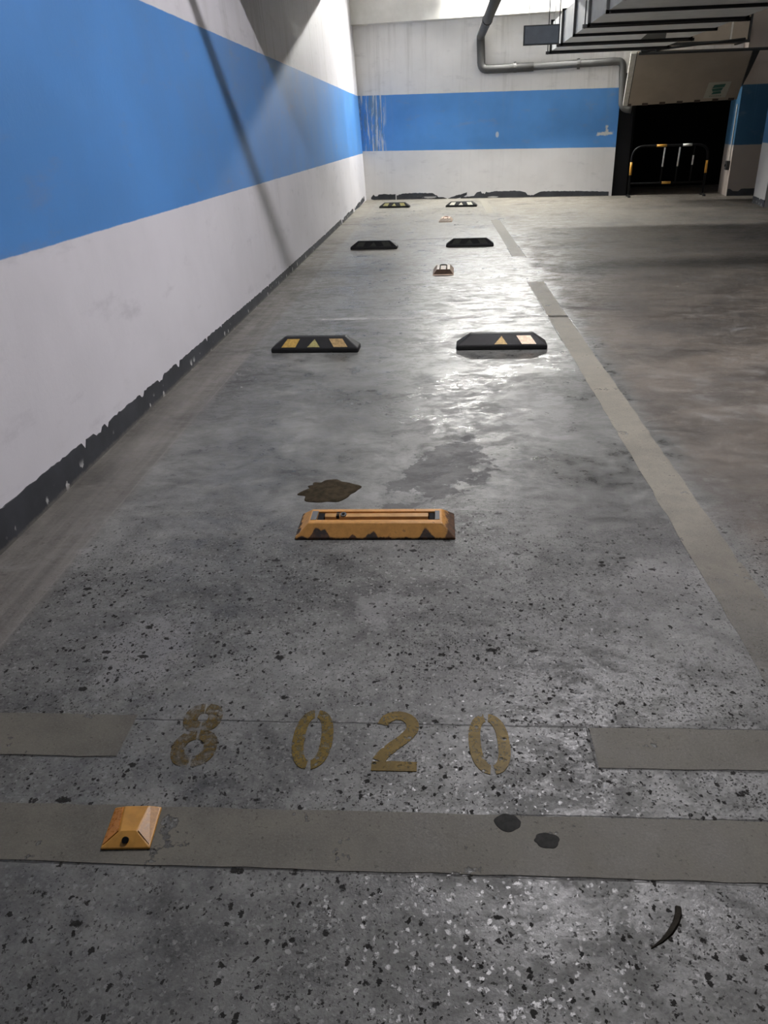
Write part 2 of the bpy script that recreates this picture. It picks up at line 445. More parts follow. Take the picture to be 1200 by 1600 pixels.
M_galv = plain('galvanised sheet', (0.74, 0.75, 0.74), 0.5, 0.0, var=0.07, scale=6)
M_pipe = plain('grey pipe lagging', (0.060, 0.060, 0.058), 0.6, var=0.15, scale=8)
M_hood = plain('beige steel sheet', (0.27, 0.222, 0.175), 0.6, var=0.08, scale=3)
M_hoodedge = plain('pale steel edge', (0.45, 0.43, 0.39), 0.5)
M_clip = plain('brown rubber clip', (0.040, 0.024, 0.016), 0.7)
M_sign = plain('blue grey sign box', (0.075, 0.10, 0.125), 0.5, var=0.2, scale=5)
M_plaque = plain('pale plaque', (0.36, 0.34, 0.28), 0.5, var=0.04)
M_green = plain('dark green emblem', (0.015, 0.085, 0.065), 0.5)
M_greentext = plain('grey green lettering', (0.20, 0.22, 0.17), 0.6)
M_yel = plain('yellow reflector', (0.42, 0.265, 0.055), 0.45, var=0.25, scale=60)
M_yelg = plain('dull yellow green reflector', (0.30, 0.27, 0.10), 0.4, var=0.25, scale=60)
M_tan = plain('tan reflector', (0.37, 0.245, 0.10), 0.45, var=0.3, scale=60)
M_peach = plain('bright peach reflector', (0.85, 0.62, 0.42), 0.25, var=0.15, scale=60)
M_pale = plain('pale reflector', (0.75, 0.72, 0.60), 0.35, var=0.2, scale=60)
M_faint = plain('grimy reflector', (0.032, 0.034, 0.026), 0.5, var=0.4, scale=60)
M_stud = plain('orange yellow plastic', (0.44, 0.215, 0.035), 0.42, var=0.14, scale=40)
M_stud_o = plain('deep orange lens', (0.40, 0.150, 0.022), 0.3, var=0.2, scale=120)
M_stud_p = plain('dusty pinkish lens', (0.42, 0.235, 0.10), 0.5, var=0.2, scale=160)
M_locklight = plain('pale peach enamel', (0.75, 0.62, 0.50), 0.5, var=0.12, scale=30)
M_lockred = plain('reddish enamel', (0.42, 0.20, 0.12), 0.5)
M_lock = plain('faded peach enamel', (0.66, 0.50, 0.37), 0.5, var=0.15, scale=30)
M_lockdark = plain('rusty brown face', (0.075, 0.042, 0.024), 0.7, var=0.3, scale=40)
M_dirt = plain('brown dirt', (0.036, 0.028, 0.017), 0.95, var=0.45, scale=30, bump=0.5, spec=0.05)
M_oil = plain('dark oil', (0.028, 0.028, 0.026), 0.8, var=0.3, scale=60, spec=0.1)
M_bark = plain('dark dry strip', (0.024, 0.021, 0.016), 0.9, var=0.3, scale=90, spec=0.1)
M_white_band = plain('white reflective tape', (0.75, 0.74, 0.70), 0.35)
M_yel_band = plain('amber reflective tape', (0.72, 0.36, 0.05), 0.35)
M_lampbody = plain('white lamp enamel', (0.7, 0.7, 0.7), 0.4)
def glow(name, col, k):
    s = NT(name); e = s.n('Emission'); s.set(e.inputs[0], col); e.inputs[1].default_value = k
    s.t.links.new(e.outputs[0], s.out.inputs[0]); return s.m

# ------------------------------------------------------------------ structure
LEAN = 0.045
def wx(z): return -1.675 - LEAN * z                 # face of the left wall
SK = 0.162
def yb(x): return 19.45 - SK * (x + 1.8)            # face of the back wall
ANG = -math.atan(SK)

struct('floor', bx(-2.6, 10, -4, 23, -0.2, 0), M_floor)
struct('ceiling', bx(-2.6, 10, -4, 23, CEIL, CEIL + 0.2), M_plaster)
bm = bmesh.new()
loft(bm, [[(wx(0), yy, 0), (wx(CEIL), yy, CEIL), (-2.3, yy, CEIL), (-2.3, yy, 0)] for yy in (-4, 21)])
struct('wall_left', bm, M_wall_left)
struct('wall_right', bx(9.8, 10, -4, 23, 0, CEIL), M_dim)
struct('wall_front', bx(-2.3, 9.8, -4.2, -4, 0, CEIL), M_dim)

def skewed(pts_x, depth, z0, z1, off=0.0, bm=None):
    """box along the back wall from x0 to x1, front face 'off' in front of the wall face, 'depth' thick"""
    bm = bm or bmesh.new()
    x0, x1 = pts_x
    n = Vector((SK, 1, 0)).normalized()
    a = Vector((x0, yb(x0), 0)) - n * off; b = Vector((x1, yb(x1), 0)) - n * off
    c = b + n * depth; d = a + n * depth
    loft(bm, [[(p.x, p.y, z) for p in (a, b, c, d)] for z in (z0, z1)])
    return bm
OX0, OX1 = 3.80, 5.98
bm = skewed((-2.1, OX0), 0.3, 0, CEIL)
skewed((OX0, OX1 + 0.1), 0.3, 2.35, CEIL, bm=bm)
struct('wall_back', bm, M_wall_back)
struct('trim_1', skewed((-1.95, 9.0), 0.30, 3.48, CEIL, off=0.30), M_plaster)      # beam under the ceiling, against the back wall
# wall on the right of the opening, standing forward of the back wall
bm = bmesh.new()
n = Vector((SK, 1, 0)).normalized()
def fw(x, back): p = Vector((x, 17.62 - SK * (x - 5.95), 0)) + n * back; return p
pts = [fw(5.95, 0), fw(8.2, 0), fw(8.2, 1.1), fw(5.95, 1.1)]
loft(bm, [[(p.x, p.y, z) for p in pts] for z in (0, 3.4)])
struct('wall_far_right', bm, M_wall_right_shaded)
# column at the right edge
bm = bmesh.new()
c0 = Vector((5.74, 15.0, 0)); u = Vector((1, -SK, 0)).normalized()
pts = [c0, c0 + u * 0.9, c0 + u * 0.9 + n * 1.0, c0 + n * 1.0]
loft(bm, [[(p.x, p.y, z) for p in pts] for z in (0, CEIL)])
struct('column', bm, M_column)
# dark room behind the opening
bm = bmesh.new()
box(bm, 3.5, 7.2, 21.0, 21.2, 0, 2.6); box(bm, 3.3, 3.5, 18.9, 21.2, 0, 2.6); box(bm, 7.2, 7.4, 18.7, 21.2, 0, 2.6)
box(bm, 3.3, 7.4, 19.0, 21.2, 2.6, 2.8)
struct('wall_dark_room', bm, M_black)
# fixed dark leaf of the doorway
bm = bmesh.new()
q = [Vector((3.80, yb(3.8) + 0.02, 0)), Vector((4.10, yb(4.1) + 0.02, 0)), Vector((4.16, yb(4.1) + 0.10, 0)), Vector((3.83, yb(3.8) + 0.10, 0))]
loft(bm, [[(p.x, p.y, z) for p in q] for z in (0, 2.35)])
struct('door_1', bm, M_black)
# ceiling beams out of frame that throw the shadows on the left wall
struct('trim_2', bx(-1.79, 0.9, 7.28, 7.62, 2.93, CEIL), M_plaster)
struct('trim_3', bx(-1.82, 9.8, 14.40, 14.80, 3.44, CEIL), M_plaster)

def skirting(name, pos_fn, segs, seed, thick=0.004):
    """painted skirting with a chipped top edge; segs = list of pieces, each a list of (s, low, high)"""
    rnd = random.Random(seed)
    bm = bmesh.new()
    for keys, stp, jag, bite in segs:
        s0, s1 = keys[0][0], keys[-1][0]
        k = max(2, int((s1 - s0) / stp)); rows = []; off = 0; nb = 0
        for i in range(k + 1):
            t = s0 + (s1 - s0) * i / k
            for a, b in zip(keys, keys[1:]):
                if a[0] <= t <= b[0] + 1e-9:
                    f = (t - a[0]) / (b[0] - a[0]); lo = a[1] + f * (b[1] - a[1]); hi = a[2] + f * (b[2] - a[2])
            if nb <= 0 and rnd.random() < bite: nb = rnd.randint(1, 4); off = -rnd.uniform(0.012, 0.035)
            nb -= 1
            if nb <= 0: off = 0
            hi = max(lo + 0.003, hi + rnd.uniform(-jag, jag) + off * (hi / 0.11))
            rows.append((t, lo, hi))
        A = [[bm.verts.new(pos_fn(t, z, d)) for (z, d) in ((lo, thick), (hi, thick), (hi, -0.01), (lo, -0.01))] for t, lo, hi in rows]
        for a, b in zip(A, A[1:]):
            for i in range(4):
                bm.faces.new((a[i], a[(i+1) % 4], b[(i+1) % 4], b[i]))
        bm.faces.new(A[0][::-1]); bm.faces.new(A[-1])
    return struct(name, bm, M_skirt)
skirting('baseboard_left', lambda t, z, d: (wx(z) + d, t, z),
         [([(-4, 0, .16), (2.5, 0, .155), (3.5, 0, .128), (5.1, 0, .112), (8, 0, .082), (12, 0, .078), (14.2, 0, .085)], 0.028, 0.004, 0.045),
          ([(14.35, 0, .05), (15.2, 0, .09), (16.3, 0.0, .08)], 0.06, 0.012, 0.2),
          ([(16.6, 0.02, .06), (17.6, 0.0, .10), (18.9, 0.03, .12)], 0.06, 0.012, 0.2)], 3)
def bpos(t, z, d):
    return (t - SK * d, yb(t) - d, z)
skirting('baseboard_back', bpos,
         [([(-1.56, .02, .05), (-1.50, .0, .115), (-1.28, .0, .125), (-.98, .0, .115)], 0.03, 0.006, 0.05),
          ([(-.96, .0, .09), (-.80, .0, .13), (-.45, .0, .135), (-.12, .0, .125), (0.02, .0, .05), (.16, .0, .012)], 0.03, 0.008, 0.05),
          ([(-.18, .0, .03), (0.1, .0, .04), (.2, .0, .012)], 0.03, 0.004, 0.05),
          ([(.24, .0, .01), (.42, .0, .07), (.60, .045, .11), (.66, .08, .13)], 0.03, 0.008, 0.05),
          ([(.52, .0, .03), (.70, .0, .035), (.82, .0, .05), (.88, .0, .13), (1.0, .0, .15), (1.12, .0, .12), (1.3, .0, .14), (1.7, .0, .145), (1.95, .0, .12), (2.02, .0, .05)], 0.03, 0.008, 0.06),
          ([(1.98, .0, .05), (2.15, .0, .055), (2.3, .0, .12), (2.6, .0, .12), (3.2, .0, .11), (3.74, .0, .09)], 0.03, 0.006, 0.04)], 5)
def rpos(t, z, d):
    p = fw(t, -d); return (p.x, p.y, z)
skirting('baseboard_far_right', rpos, [([(5.96, .0, .135), (7.2, .0, .14)], 0.05, 0.004, 0.05)], 6)
def cpos(t, z, d):
    p = c0 + n * t + (-u) * d; return (p.x, p.y, z)
skirting('baseboard_column', cpos, [([(0.0, .0, .12), (1.0, .0, .12)], 0.05, 0.004, 0.05)], 8)

# ------------------------------------------------------------------ ceiling lamps
def lamp(nm, x, y, z, L, turn, inten, col, label):
    root = empty('ceiling_lamp', (x, y, z), turn)
    tag(root, label, 'lamp', 'batten lamps below the ceiling')
    m = glow('lit tube', col, inten / (4 * TUBE_R * L))
    bm = bmesh.new()
    loft(bm, [[(-L/2, -.03, .13), (L/2, -.03, .13), (L/2, .03, .13), (-L/2, .03, .13)],
              [(-L/2, -.065, .07), (L/2, -.065, .07), (L/2, .065, .07), (-L/2, .065, .07)]])
    link('body', bm, M_lampbody, root)
    for sx in (-1, 1):
        drop = -.62 if nm == 'beam left' and sx < 0 else -.06  # left outer plate deepened, unseen, to keep lamp light off the beam
        link('end_shade', bx(sx * L/2 - .008, sx * L/2 + .008, -.10, .10, drop, .13), M_lampbody, root)
        bm = bmesh.new(); tube(bm, [(sx * L * .35, 0, .13), (sx * L * .35, 0, CEIL - z)], 0.006, 8); link('suspension_rod', bm, M_darksteel, root)
        bm = bmesh.new(); tube(bm, [(-L/2 + .01, sx * .035, .045), (L/2 - .01, sx * .035, .045)], TUBE_R, 10); link('tube', bm, m, root)
LL = {'bay': 'white batten lamp hanging over the nearest bay', 'beam left': 'white batten lamp beside the beam on the back wall, nearer the left wall',
      'beam right': 'white batten lamp beside the beam on the back wall, nearer the air duct'}
for a in LAMPS: lamp(*a, LL[a[0]])

# ------------------------------------------------------------------ floor markings
def rough_strip(name, x0, x1, y0, y1, mat, label, cat='painted line', z=0.0012, jag=0.004, seed=1, along='x', group=None):
    rnd = random.Random(seed)
    pts = []
    if along == 'x':
        k = max(4, int((x1 - x0) / 0.05))
        a = [(x0 + (x1 - x0) * i / k, y0 + rnd.uniform(-jag, jag)) for i in range(k + 1)]
        b = [(x0 + (x1 - x0) * i / k, y1 + rnd.uniform(-jag, jag)) for i in range(k + 1)]
    else:
        k = max(4, int((y1 - y0) / 0.08))
        a = [(x1 + rnd.uniform(-jag, jag), y0 + (y1 - y0) * i / k) for i in range(k + 1)]
        b = [(x0 + rnd.uniform(-jag, jag), y0 + (y1 - y0) * i / k) for i in range(k + 1)]
    bm = bmesh.new()
    A = [[bm.verts.new((*p, h)) for h in (0.0, z)] for p in a]; B = [[bm.verts.new((*p, h)) for h in (0.0, z)] for p in b]
    for i in range(k):
        bm.faces.new((A[i][1], A[i+1][1], B[i+1][1], B[i][1])); bm.faces.new((A[i][0], A[i+1][0], A[i+1][1], A[i][1]))
        bm.faces.new((B[i][0], B[i][1], B[i+1][1], B[i+1][0]))
    return tag(link(name, bm, mat), label, cat, group)
rough_strip('painted_strip', -1.67, 3.2, 1.122, 1.281, M_strip, 'long beige painted strip across the floor under the orange stud', seed=2, jag=0.002)
rough_strip('painted_strip', -1.67, -0.818, 1.437, 1.592, M_strip, 'short beige painted strip left of the digits on the floor', seed=3, jag=0.003)
rough_strip('painted_strip', 0.388, 1.30, 1.435, 1.575, M_strip, 'short beige painted strip right of the digits on the floor', seed=4, jag=0.002)
rough_strip('lane_line', 0.905, 1.062, 1.60, 8.12, M_strip_lane, 'long pale worn line on the right side of the nearest bay', seed=5, along='y')
rough_strip('lane_line', 0.905, 1.058, 9.88, 14.2, M_strip_lane, 'pale worn line piece on the right of the middle bay', seed=6, along='y')
rough_strip('lane_line', 0.91, 1.06, 15.4, 18.2, M_strip_lane, 'faint farthest piece of the bay side line near the back wall', seed=7, along='y')
o = rough_strip('cross_line', -1.26, 0.88, 6.47, 6.55, M_thin, 'thin pale line across the floor just behind the nearest rubber stops', seed=8, jag=0.006)
o.rotation_euler[2] = -0.03
rough_strip('cross_line', -1.0, 0.2, 11.75, 11.9, M_thin, 'thin pale line across the floor behind the second row of rubber stops', seed=9, jag=0.008)

def half_ring(cx, cy, ao, bo, ai, bi, t0, t1, k=22, e=2.3):
    def se(a, b, t):
        c, s_ = math.cos(t), math.sin(t)
        return (cx + a * math.copysign(abs(c) ** (2 / e), c), cy + b * math.copysign(abs(s_) ** (2 / e), s_))
    T = [t0 + (t1 - t0) * i / k for i in range(k + 1)]
    return [se(ao, bo, t) for t in T], [se(ai, bi, t) for t in T]
def ringface(bm, outer, inner, z):
    A = [[bm.verts.new((*p, h)) for h in (0.0, z)] for p in outer]; B = [[bm.verts.new((*p, h)) for h in (0.0, z)] for p in inner]
    for i in range(len(A) - 1):
        bm.faces.new((A[i][1], A[i+1][1], B[i+1][1], B[i][1]))
        bm.faces.new((A[i][0], A[i+1][0], A[i+1][1], A[i][1])); bm.faces.new((B[i][0], B[i][1], B[i+1][1], B[i+1][0]))
H2 = math.pi / 2
def digit(bmf, loc, mat, label, rz=0.0):
    bm = bmesh.new(); bmf(bm)
    tag(link('painted_digit', bm, mat, loc=loc, rotz=rz), label, 'painted number', 'bay number painted on the floor')
def zero(bm):
    for s_ in (0, 1):
        o_, i_ = half_ring(0, 0.107, 0.052, 0.108, 0.0215, 0.078, H2 + 0.10 + math.pi * s_, H2 - 0.10 + math.pi * (s_ + 1))
        ringface(bm, o_, i_, 0.0016)
def eight(bm):
    for s_ in (0, 1):
        o_, i_ = half_ring(0, 0.064, 0.058, 0.066, 0.024, 0.030, H2 + 0.05 + math.pi * s_, H2 - 0.05 + math.pi * (s_ + 1)); ringface(bm, o_, i_, 0.0016)
        o_, i_ = half_ring(0, 0.178, 0.052, 0.056, 0.014, 0.018, H2 + 0.05 + math.pi * s_, H2 - 0.05 + math.pi * (s_ + 1)); ringface(bm, o_, i_, 0.0018)
def two(bm):
    # bowl, diagonal and foot as one swept stroke
    path = []
    for i in range(13):
        t = math.radians(172 - i * (172 + 35) / 12)
        path.append((0.0 + 0.040 * math.cos(t), 0.158 + 0.042 * math.sin(t)))
    path += [(0.018, 0.112), (-0.008, 0.085), (-0.030, 0.058), (-0.042, 0.034)]
    wd = [0.014] * 2 + [0.0165] * (len(path) - 2)
    L_, R_ = [], []
    for i, p in enumerate(path):
        a = Vector(path[max(0, i-1)]); b = Vector(path[min(len(path)-1, i+1)]); d = (b - a).normalized(); nn = Vector((-d.y, d.x))
        L_.append(tuple(Vector(p) + nn * wd[i])); R_.append(tuple(Vector(p) - nn * wd[i]))
    ringface(bm, L_, R_, 0.0016)
    slab(bm, [(-0.058, 0.0), (0.054, 0.0), (0.054, 0.031), (-0.005, 0.033), (-0.058, 0.030)], 0.0, 0.0018)
digit(eight, (-0.622, 1.409, 0), M_dig[0], 'faded ochre first digit, an eight, left of the first zero', 0.07)
digit(zero, (-0.322, 1.409, 0), M_dig[1], 'worn ochre zero between the eight and the two', 0.03)
digit(two, (-0.108, 1.408, 0), M_dig[2], 'ochre two painted on the floor between the zeros')
digit(zero, (0.131, 1.405, 0), M_dig[3], 'clear ochre last zero, right of the two', 0.03)

# ------------------------------------------------------------------ stains and litter
def blob(bm, rx, ry, z, seed, k=40, amp=0.28, dome=True):
    rnd = random.Random(seed)
    ph = [(rnd.uniform(0, 6.28), rnd.uniform(0.4, 1) / (j + 1)) for j in range(14 if k > 60 else 9)]
    rad = [1 + amp * sum(a * math.sin((j + 1) * t + p) for j, (p, a) in enumerate(ph)) * 0.6 for t in [2 * math.pi * i / k for i in range(k)]]
    rings = []
    for f, h in ((1.0, 0.0), (0.96, 0.35), (0.75, 0.7), (0.4, 1.0)) if dome else ((1.0, 0.0), (0.985, 1.0)):
        rings.append([(rx * f * rad[i] * math.cos(2 * math.pi * i / k), ry * f * rad[i] * math.sin(2 * math.pi * i / k),
                       z * h * (1 + rnd.uniform(-.2, .2) * (1 if dome else 0))) for i in range(k)])
    loft(bm, rings)
bm = bmesh.new(); blob(bm, 0.125, 0.112, 0.005, 44, k=90, amp=0.55)
tag(link('dirt_patch', bm, M_dirt, loc=(-0.490, 3.075, 0), smooth=True), 'flat patch of brown dirt behind the yellow stop', 'dirt')
bm = bmesh.new(); blob(bm, 0.030, 0.024, 0.0008, 12, amp=0.22, dome=False)
tag(link('oil_stain', bm, M_oil, loc=(0.153, 1.262, 0.0012)), 'dark stain at the back edge of the long beige strip', 'stain', 'dark stains on the beige strip')
bm = bmesh.new(); blob(bm, 0.028, 0.020, 0.0008, 15, amp=0.30, dome=False)
tag(link('oil_stain', bm, M_oil, loc=(0.236, 1.212, 0.0012)), 'rounded dark stain in the middle of the long beige strip', 'stain', 'dark stains on the beige strip')
bm = bmesh.new()
pp = [(0.474, 1.062), (0.470, 1.045), (0.460, 1.026), (0.444, 1.006), (0.424, 0.988), (0.400, 0.972)]
wdt = [0.006, 0.007, 0.0065, 0.006, 0.004, 0.001]
rr = []
for i, p in enumerate(pp):
    d = (Vector(pp[min(5, i+1)]) - Vector(pp[max(0, i-1)])).normalized(); nn = Vector((-d.y, d.x)) * wdt[i]
    c = Vector(p); h = 0.004 + 0.002 * math.sin(i)
    rr.append([(c.x + nn.x, c.y + nn.y, 0.0), (c.x - nn.x, c.y - nn.y, 0.0), (c.x - nn.x * .6, c.y - nn.y * .6, h), (c.x + nn.x * .6, c.y + nn.y * .6, h)])
loft(bm, rr)
tag(link('bark_strip', bm, M_bark), 'thin dark curved strip of bark lying on the near floor', 'litter')

# ------------------------------------------------------------------ yellow steel wheel stop
def yellow_stop():
    root = empty('yellow_wheel_stop', (-0.245, 2.60, 0), 0.004)
    tag(root, 'chipped yellow steel wheel stop with a slotted top in the nearest bay', 'wheel stop')
    L, D, H = 0.310, 0.215, 0.052
    bm = bmesh.new()
    def rect(ix, y0, y1, z): return [(-L + ix, y0, z), (L - ix, y0, z), (L - ix, y1, z), (-L + ix, y1, z)]
    rings = [rect(0, 0, D, 0), rect(0.001, 0.002, D - .002, 0.008), rect(0.048, 0.043, D - .046, H - .003), rect(0.053, 0.049, D - .050, H),
             rect(0.078, 0.072, D - .072, H), rect(0.079, 0.073, D - .073, H - 0.030)]
    loft(bm, rings)
    link('body', bm, M_stop, root, bevel=0.003)
    bm = bmesh.new(); tube(bm, [(-0.200, 0.106, H - .012), (0.205, 0.106, H - .012)], 0.021, 8); link('lock_bar', bm, M_bar, root)
    for x0, x1 in ((-0.2305, -0.205), (0.209, 0.2305)):
        bm = bmesh.new(); box(bm, x0, x1, 0.074, 0.141, H - .03, H - .006); link('end_block', bm, M_black, root)
    for x0, x1 in ((-0.255, -0.232), (0.232, 0.250)):
        bm = bmesh.new(); box(bm, x0, x1, 0.070, 0.146, H - .006, H + .0015); link('steel_edge', bm, M_greysteel, root)
    bm = bmesh.new(); tube(bm, [(-0.127, 0.104, H - .004), (-0.127, 0.100, H + .0105)], 0.012, 14); kh = link('lock_cylinder', bm, M_greysteel, root)
    bm = bmesh.new(); tube(bm, [(-0.127, 0.100, H + .0105), (-0.127, 0.0995, H + .0125)], 0.006, 10); link('keyhole', bm, M_black, kh)
    bm = bmesh.new(); box(bm, -0.155, -0.143, 0.088, 0.120, H - .01, H + .0085); link('bar_notch', bm, M_black, root)
yellow_stop()

# ------------------------------------------------------------------ rubber wheel stops
SL, SD, SH, LIP = 0.635, 0.15, 0.103, 0.032
def stop_body_mesh():
    bm = bmesh.new()
    L = SL / 2
    def rect(ix, y0, y1, z): return [(-L + ix, y0, z), (L - ix, y0, z), (L - ix, y1, z), (-L + ix, y1, z)]
    loft(bm, [rect(0, 0, SD, 0), rect(0, 0.001, SD - .001, LIP), rect(0.098, 0.062, SD - .035, SH)])
    return bm
def rubber_stop(loc, rz, mats, label):
    root = empty('rubber_wheel_stop', loc, rz)
    tag(root, label, 'wheel stop', 'black rubber wheel stops')
    link('body', stop_body_mesh(), M_rubber, root, bevel=0.008)
    # sloping front face: point at (x, t)
    def fp(xm, t): return (xm - SL / 2, 0.001 + 0.061 * t, LIP + (SH - LIP) * t)
    nrm = (0, -(SH - LIP), 0.061)
    shapes = [[(.077, .10), (.178, .10), (.208, .80), (.118, .80)], [(.265, .10), (.356, .10), (.316, .78)], [(.457, .10), (.557, .10), (.517, .80), (.420, .80)]]
    for sh, m, nm in zip(shapes, mats, ('reflector_panel', 'reflector_triangle', 'reflector_panel')):
        if m is None: continue
        bm = bmesh.new(); plate(bm, [fp(*p) for p in sh], nrm, 0.0025)
        link(nm, bm, m, root)
rubber_stop((-0.885, 5.43, 0), -0.03, (M_yel, M_yelg, M_tan), 'black rubber wheel stop with two yellow panels, left of the nearest pair')
rubber_stop((0.447, 5.425, 0), -0.02, (None, M_yel, M_peach), 'black rubber wheel stop with a bright peach panel, right of the nearest pair')
rubber_stop((-0.864, 10.85, 0), -0.05, (M_faint, M_faint, M_faint), 'grimy black rubber wheel stop, left of the middle pair')
rubber_stop((0.424, 10.87, 0), -0.04, (M_faint, M_faint, M_faint), 'grimy black rubber wheel stop, right of the middle pair')
rubber_stop((-0.906, 17.12, 0), -0.14, (M_yelg, M_yelg, M_yelg), 'black rubber wheel stop with dull panels, left of the pair by the back wall')
rubber_stop((0.470, 16.88, 0), -0.14, (M_pale, M_pale, M_pale), 'black rubber wheel stop with pale panels, right of the pair by the back wall')

# ------------------------------------------------------------------ floor stud and ground locks
def stud():
    root = empty('road_stud', (-0.690, 1.157, 0.0013), 0.055)
    tag(root, 'small square orange road stud on the long beige strip', 'road stud')
    bm = bmesh.new(); L, D = 0.055, 0.115
    base = [(-L, 0), (L, 0), (L - .004, D), (-L - .004, D)]
    top = [(-0.018, .034), (0.017, .034), (0.026, D - .010), (-0.028, D - .010)]
    A = [[(*p, z) for p in base] for z in (0.0, 0.005)]
    loft(bm, A + [[(*p, 0.020) for p in top]])
    link('body', bm, M_stud, root, bevel=0.002)
    bl = [(-L + .004, .008, .006), (-0.0225, .034, .0190), (-0.032, D - .013, .0190), (-L, D - .007, .006)]
    n1 = (Vector(bl[1]) - Vector(bl[0])).cross(Vector(bl[3]) - Vector(bl[0])); n1 = n1 if n1.z > 0 else -n1
    bm = bmesh.new(); plate(bm, bl, n1, 0.0022); tag(link('reflector', bm, M_stud_o, root), 'deep orange lens')
    br = [(L - .004, .008, .006), (0.0215, .034, .0190), (0.030, D - .013, .0190), (L - .008, D - .007, .006)]
    n2 = (Vector(br[1]) - Vector(br[0])).cross(Vector(br[3]) - Vector(br[0])); n2 = n2 if n2.z > 0 else -n2
    bm = bmesh.new(); plate(bm, br, n2, 0.0022); tag(link('reflector', bm, M_stud_p, root), 'dusty pinkish lens')
    bm = bmesh.new(); tube(bm, [(-0.002, .018, .008), (-0.002, .0125, .0155)], 0.0075, 14); link('screw_hole', bm, M_black, root)
stud()

def ground_lock(loc, rz, label, front, hoop):
    root = empty('ground_lock', loc, rz)
    tag(root, label, 'ground lock', 'peach enamelled locks in the bays')
    W, D, H = 0.113, 0.44, 0.055
    bm = bmesh.new()
    loft(bm, [[(-W, 0, 0), (W, 0, 0), (W, D, 0), (-W, D, 0)], [(-W, .004, .010), (W, .004, .010), (W, D - .004, .010), (-W, D - .004, .010)],
              [(-.072, .06, H), (.072, .06, H), (.072, D - .05, H), (-.072, D - .05, H)]])
    link('body', bm, M_lock, root, bevel=0.003)
    f = [(-W + .006, .004, .011), (W - .006, .004, .011), (.070, .058, H - .002), (-.070, .058, H - .002)]
    nn = Vector((0, -(H - .012), .054))
    bm = bmesh.new(); plate(bm, f, nn, 0.002); tag(link('front_plate', bm, front[0], root), front[1])
    bm = bmesh.new()
    tube(bm, fillet([(-.036, .066, H + .004), (-.036, .34, H + .004), (.036, .34, H + .004), (.036, .066, H + .004)], .03), 0.007, 8)
    tag(link('locking_hoop', bm, hoop[0], root), hoop[1])
    for sx in (-1, 1):
        bm = bmesh.new(); plate(bm, [(sx * (W - .006), .03, .016), (sx * .078, .075, H - .004), (sx * .078, D - .065, H - .004), (sx * (W - .006), D - .03, .016)], (sx * .04, 0, .04), .0015)
        link('side_reflector', bm, M_lock, root)
ground_lock((0.056, 8.63, 0), -0.02, 'peach ground lock with a folded hoop between the nearest and middle stop pairs',
            (M_lockdark, 'rusty brown front plate'), (M_lockdark, 'thin dark folded hoop'))
ground_lock((0.125, 14.04, 0), -0.06, 'pale peach ground lock in front of the stops by the back wall',
            (M_locklight, 'pale front plate'), (M_lockred, 'thin reddish hoop'))

# ------------------------------------------------------------------ pipe on the back wall
def wall_pipe():
    root = empty('wall_pipe', (0.9, yb(0.9) - 0.12, 3.13))
    tag(root, 'dark grey lagged pipe bending down and along the back wall to the doorway', 'pipe')
    ox, oy, oz = root.location
    P = lambda x, y, z: (x - ox, y - oy, z - oz)
    o_ = 0.12
    pts = [P(0.875, 9.0, 3.20), P(0.895, yb(.895) - o_, 3.15), P(0.925, yb(.92) - o_, 2.54), P(2.0, yb(2.0) - o_, 2.54)]
    bm = bmesh.new(); tube(bm, fillet(pts, 0.13), 0.084, 14); link('upper_run', bm, M_pipe, root, smooth=True)
    pts = [P(1.95, yb(1.95) - o_, 2.545), P(3.77, yb(3.77) - o_, 2.56), P(3.83, yb(3.83) - o_, 1.70), P(4.02, yb(4.02) - o_, 1.67)]
    bm = bmesh.new(); tube(bm, fillet(pts, 0.12), 0.072, 14); link('lower_run', bm, M_pipe, root, smooth=True)
    for x in (1.62, 2.9):
        bm = bmesh.new(); tube(bm, [P(x - .03, yb(x - .03) - o_, 2.545), P(x + .03, yb(x + .03) - o_, 2.545)], 0.094, 14); box(bm, *(x - ox - .02, x - ox + .02), yb(x) - oy - o_, yb(x) - oy, 2.60 - oz, 2.65 - oz)
        link('bracket', bm, M_pipe, root)
    bm = bmesh.new(); tube(bm, [P(.889, 16.3, 3.158), P(.889, 16.38, 3.158)], 0.096, 14); link('bracket', bm, M_pipe, root)
wall_pipe()

root = empty('sprinkler_pipe', (-1.80, 5.70, 3.12))
tag(root, 'slim grey pipe running from the left wall across the bay below the ceiling', 'pipe')
bm = bmesh.new(); tube(bm, [(-.02, 0, 0), (4.9, 0, 0)], .045, 14); link('run', bm, M_pipe, root, smooth=True)
for x in (1.2, 3.6):
    bm = bmesh.new(); tube(bm, [(x, 0, .03), (x, 0, CEIL - 3.12)], .006, 6); link('hanger_rod', bm, M_darksteel, root)
bm = bmesh.new(); tube(bm, [(.0, 0, 0), (.05, 0, 0)], .065, 14); link('wall_flange', bm, M_darksteel, root)

# ------------------------------------------------------------------ hanging sign box
root = empty('sign_box', (1.365, 12.0, 2.39))
tag(root, 'blue grey sign box hanging under the ceiling left of the air duct', 'sign')
link('case', bx(-.222, .222, -.025, .025, 0, .205), M_sign, root, bevel=0.006)
link('face_frame', bx(-.235, .235, -.014, .014, -.012, .217), M_darksteel, root, bevel=0.003)
for sx in (-.17, .17):
    bm = bmesh.new(); tube(bm, [(sx, 0, .2), (sx, 0, CEIL - 2.39)], 0.004, 6); link('hanger_rod', bm, M_galv, root)

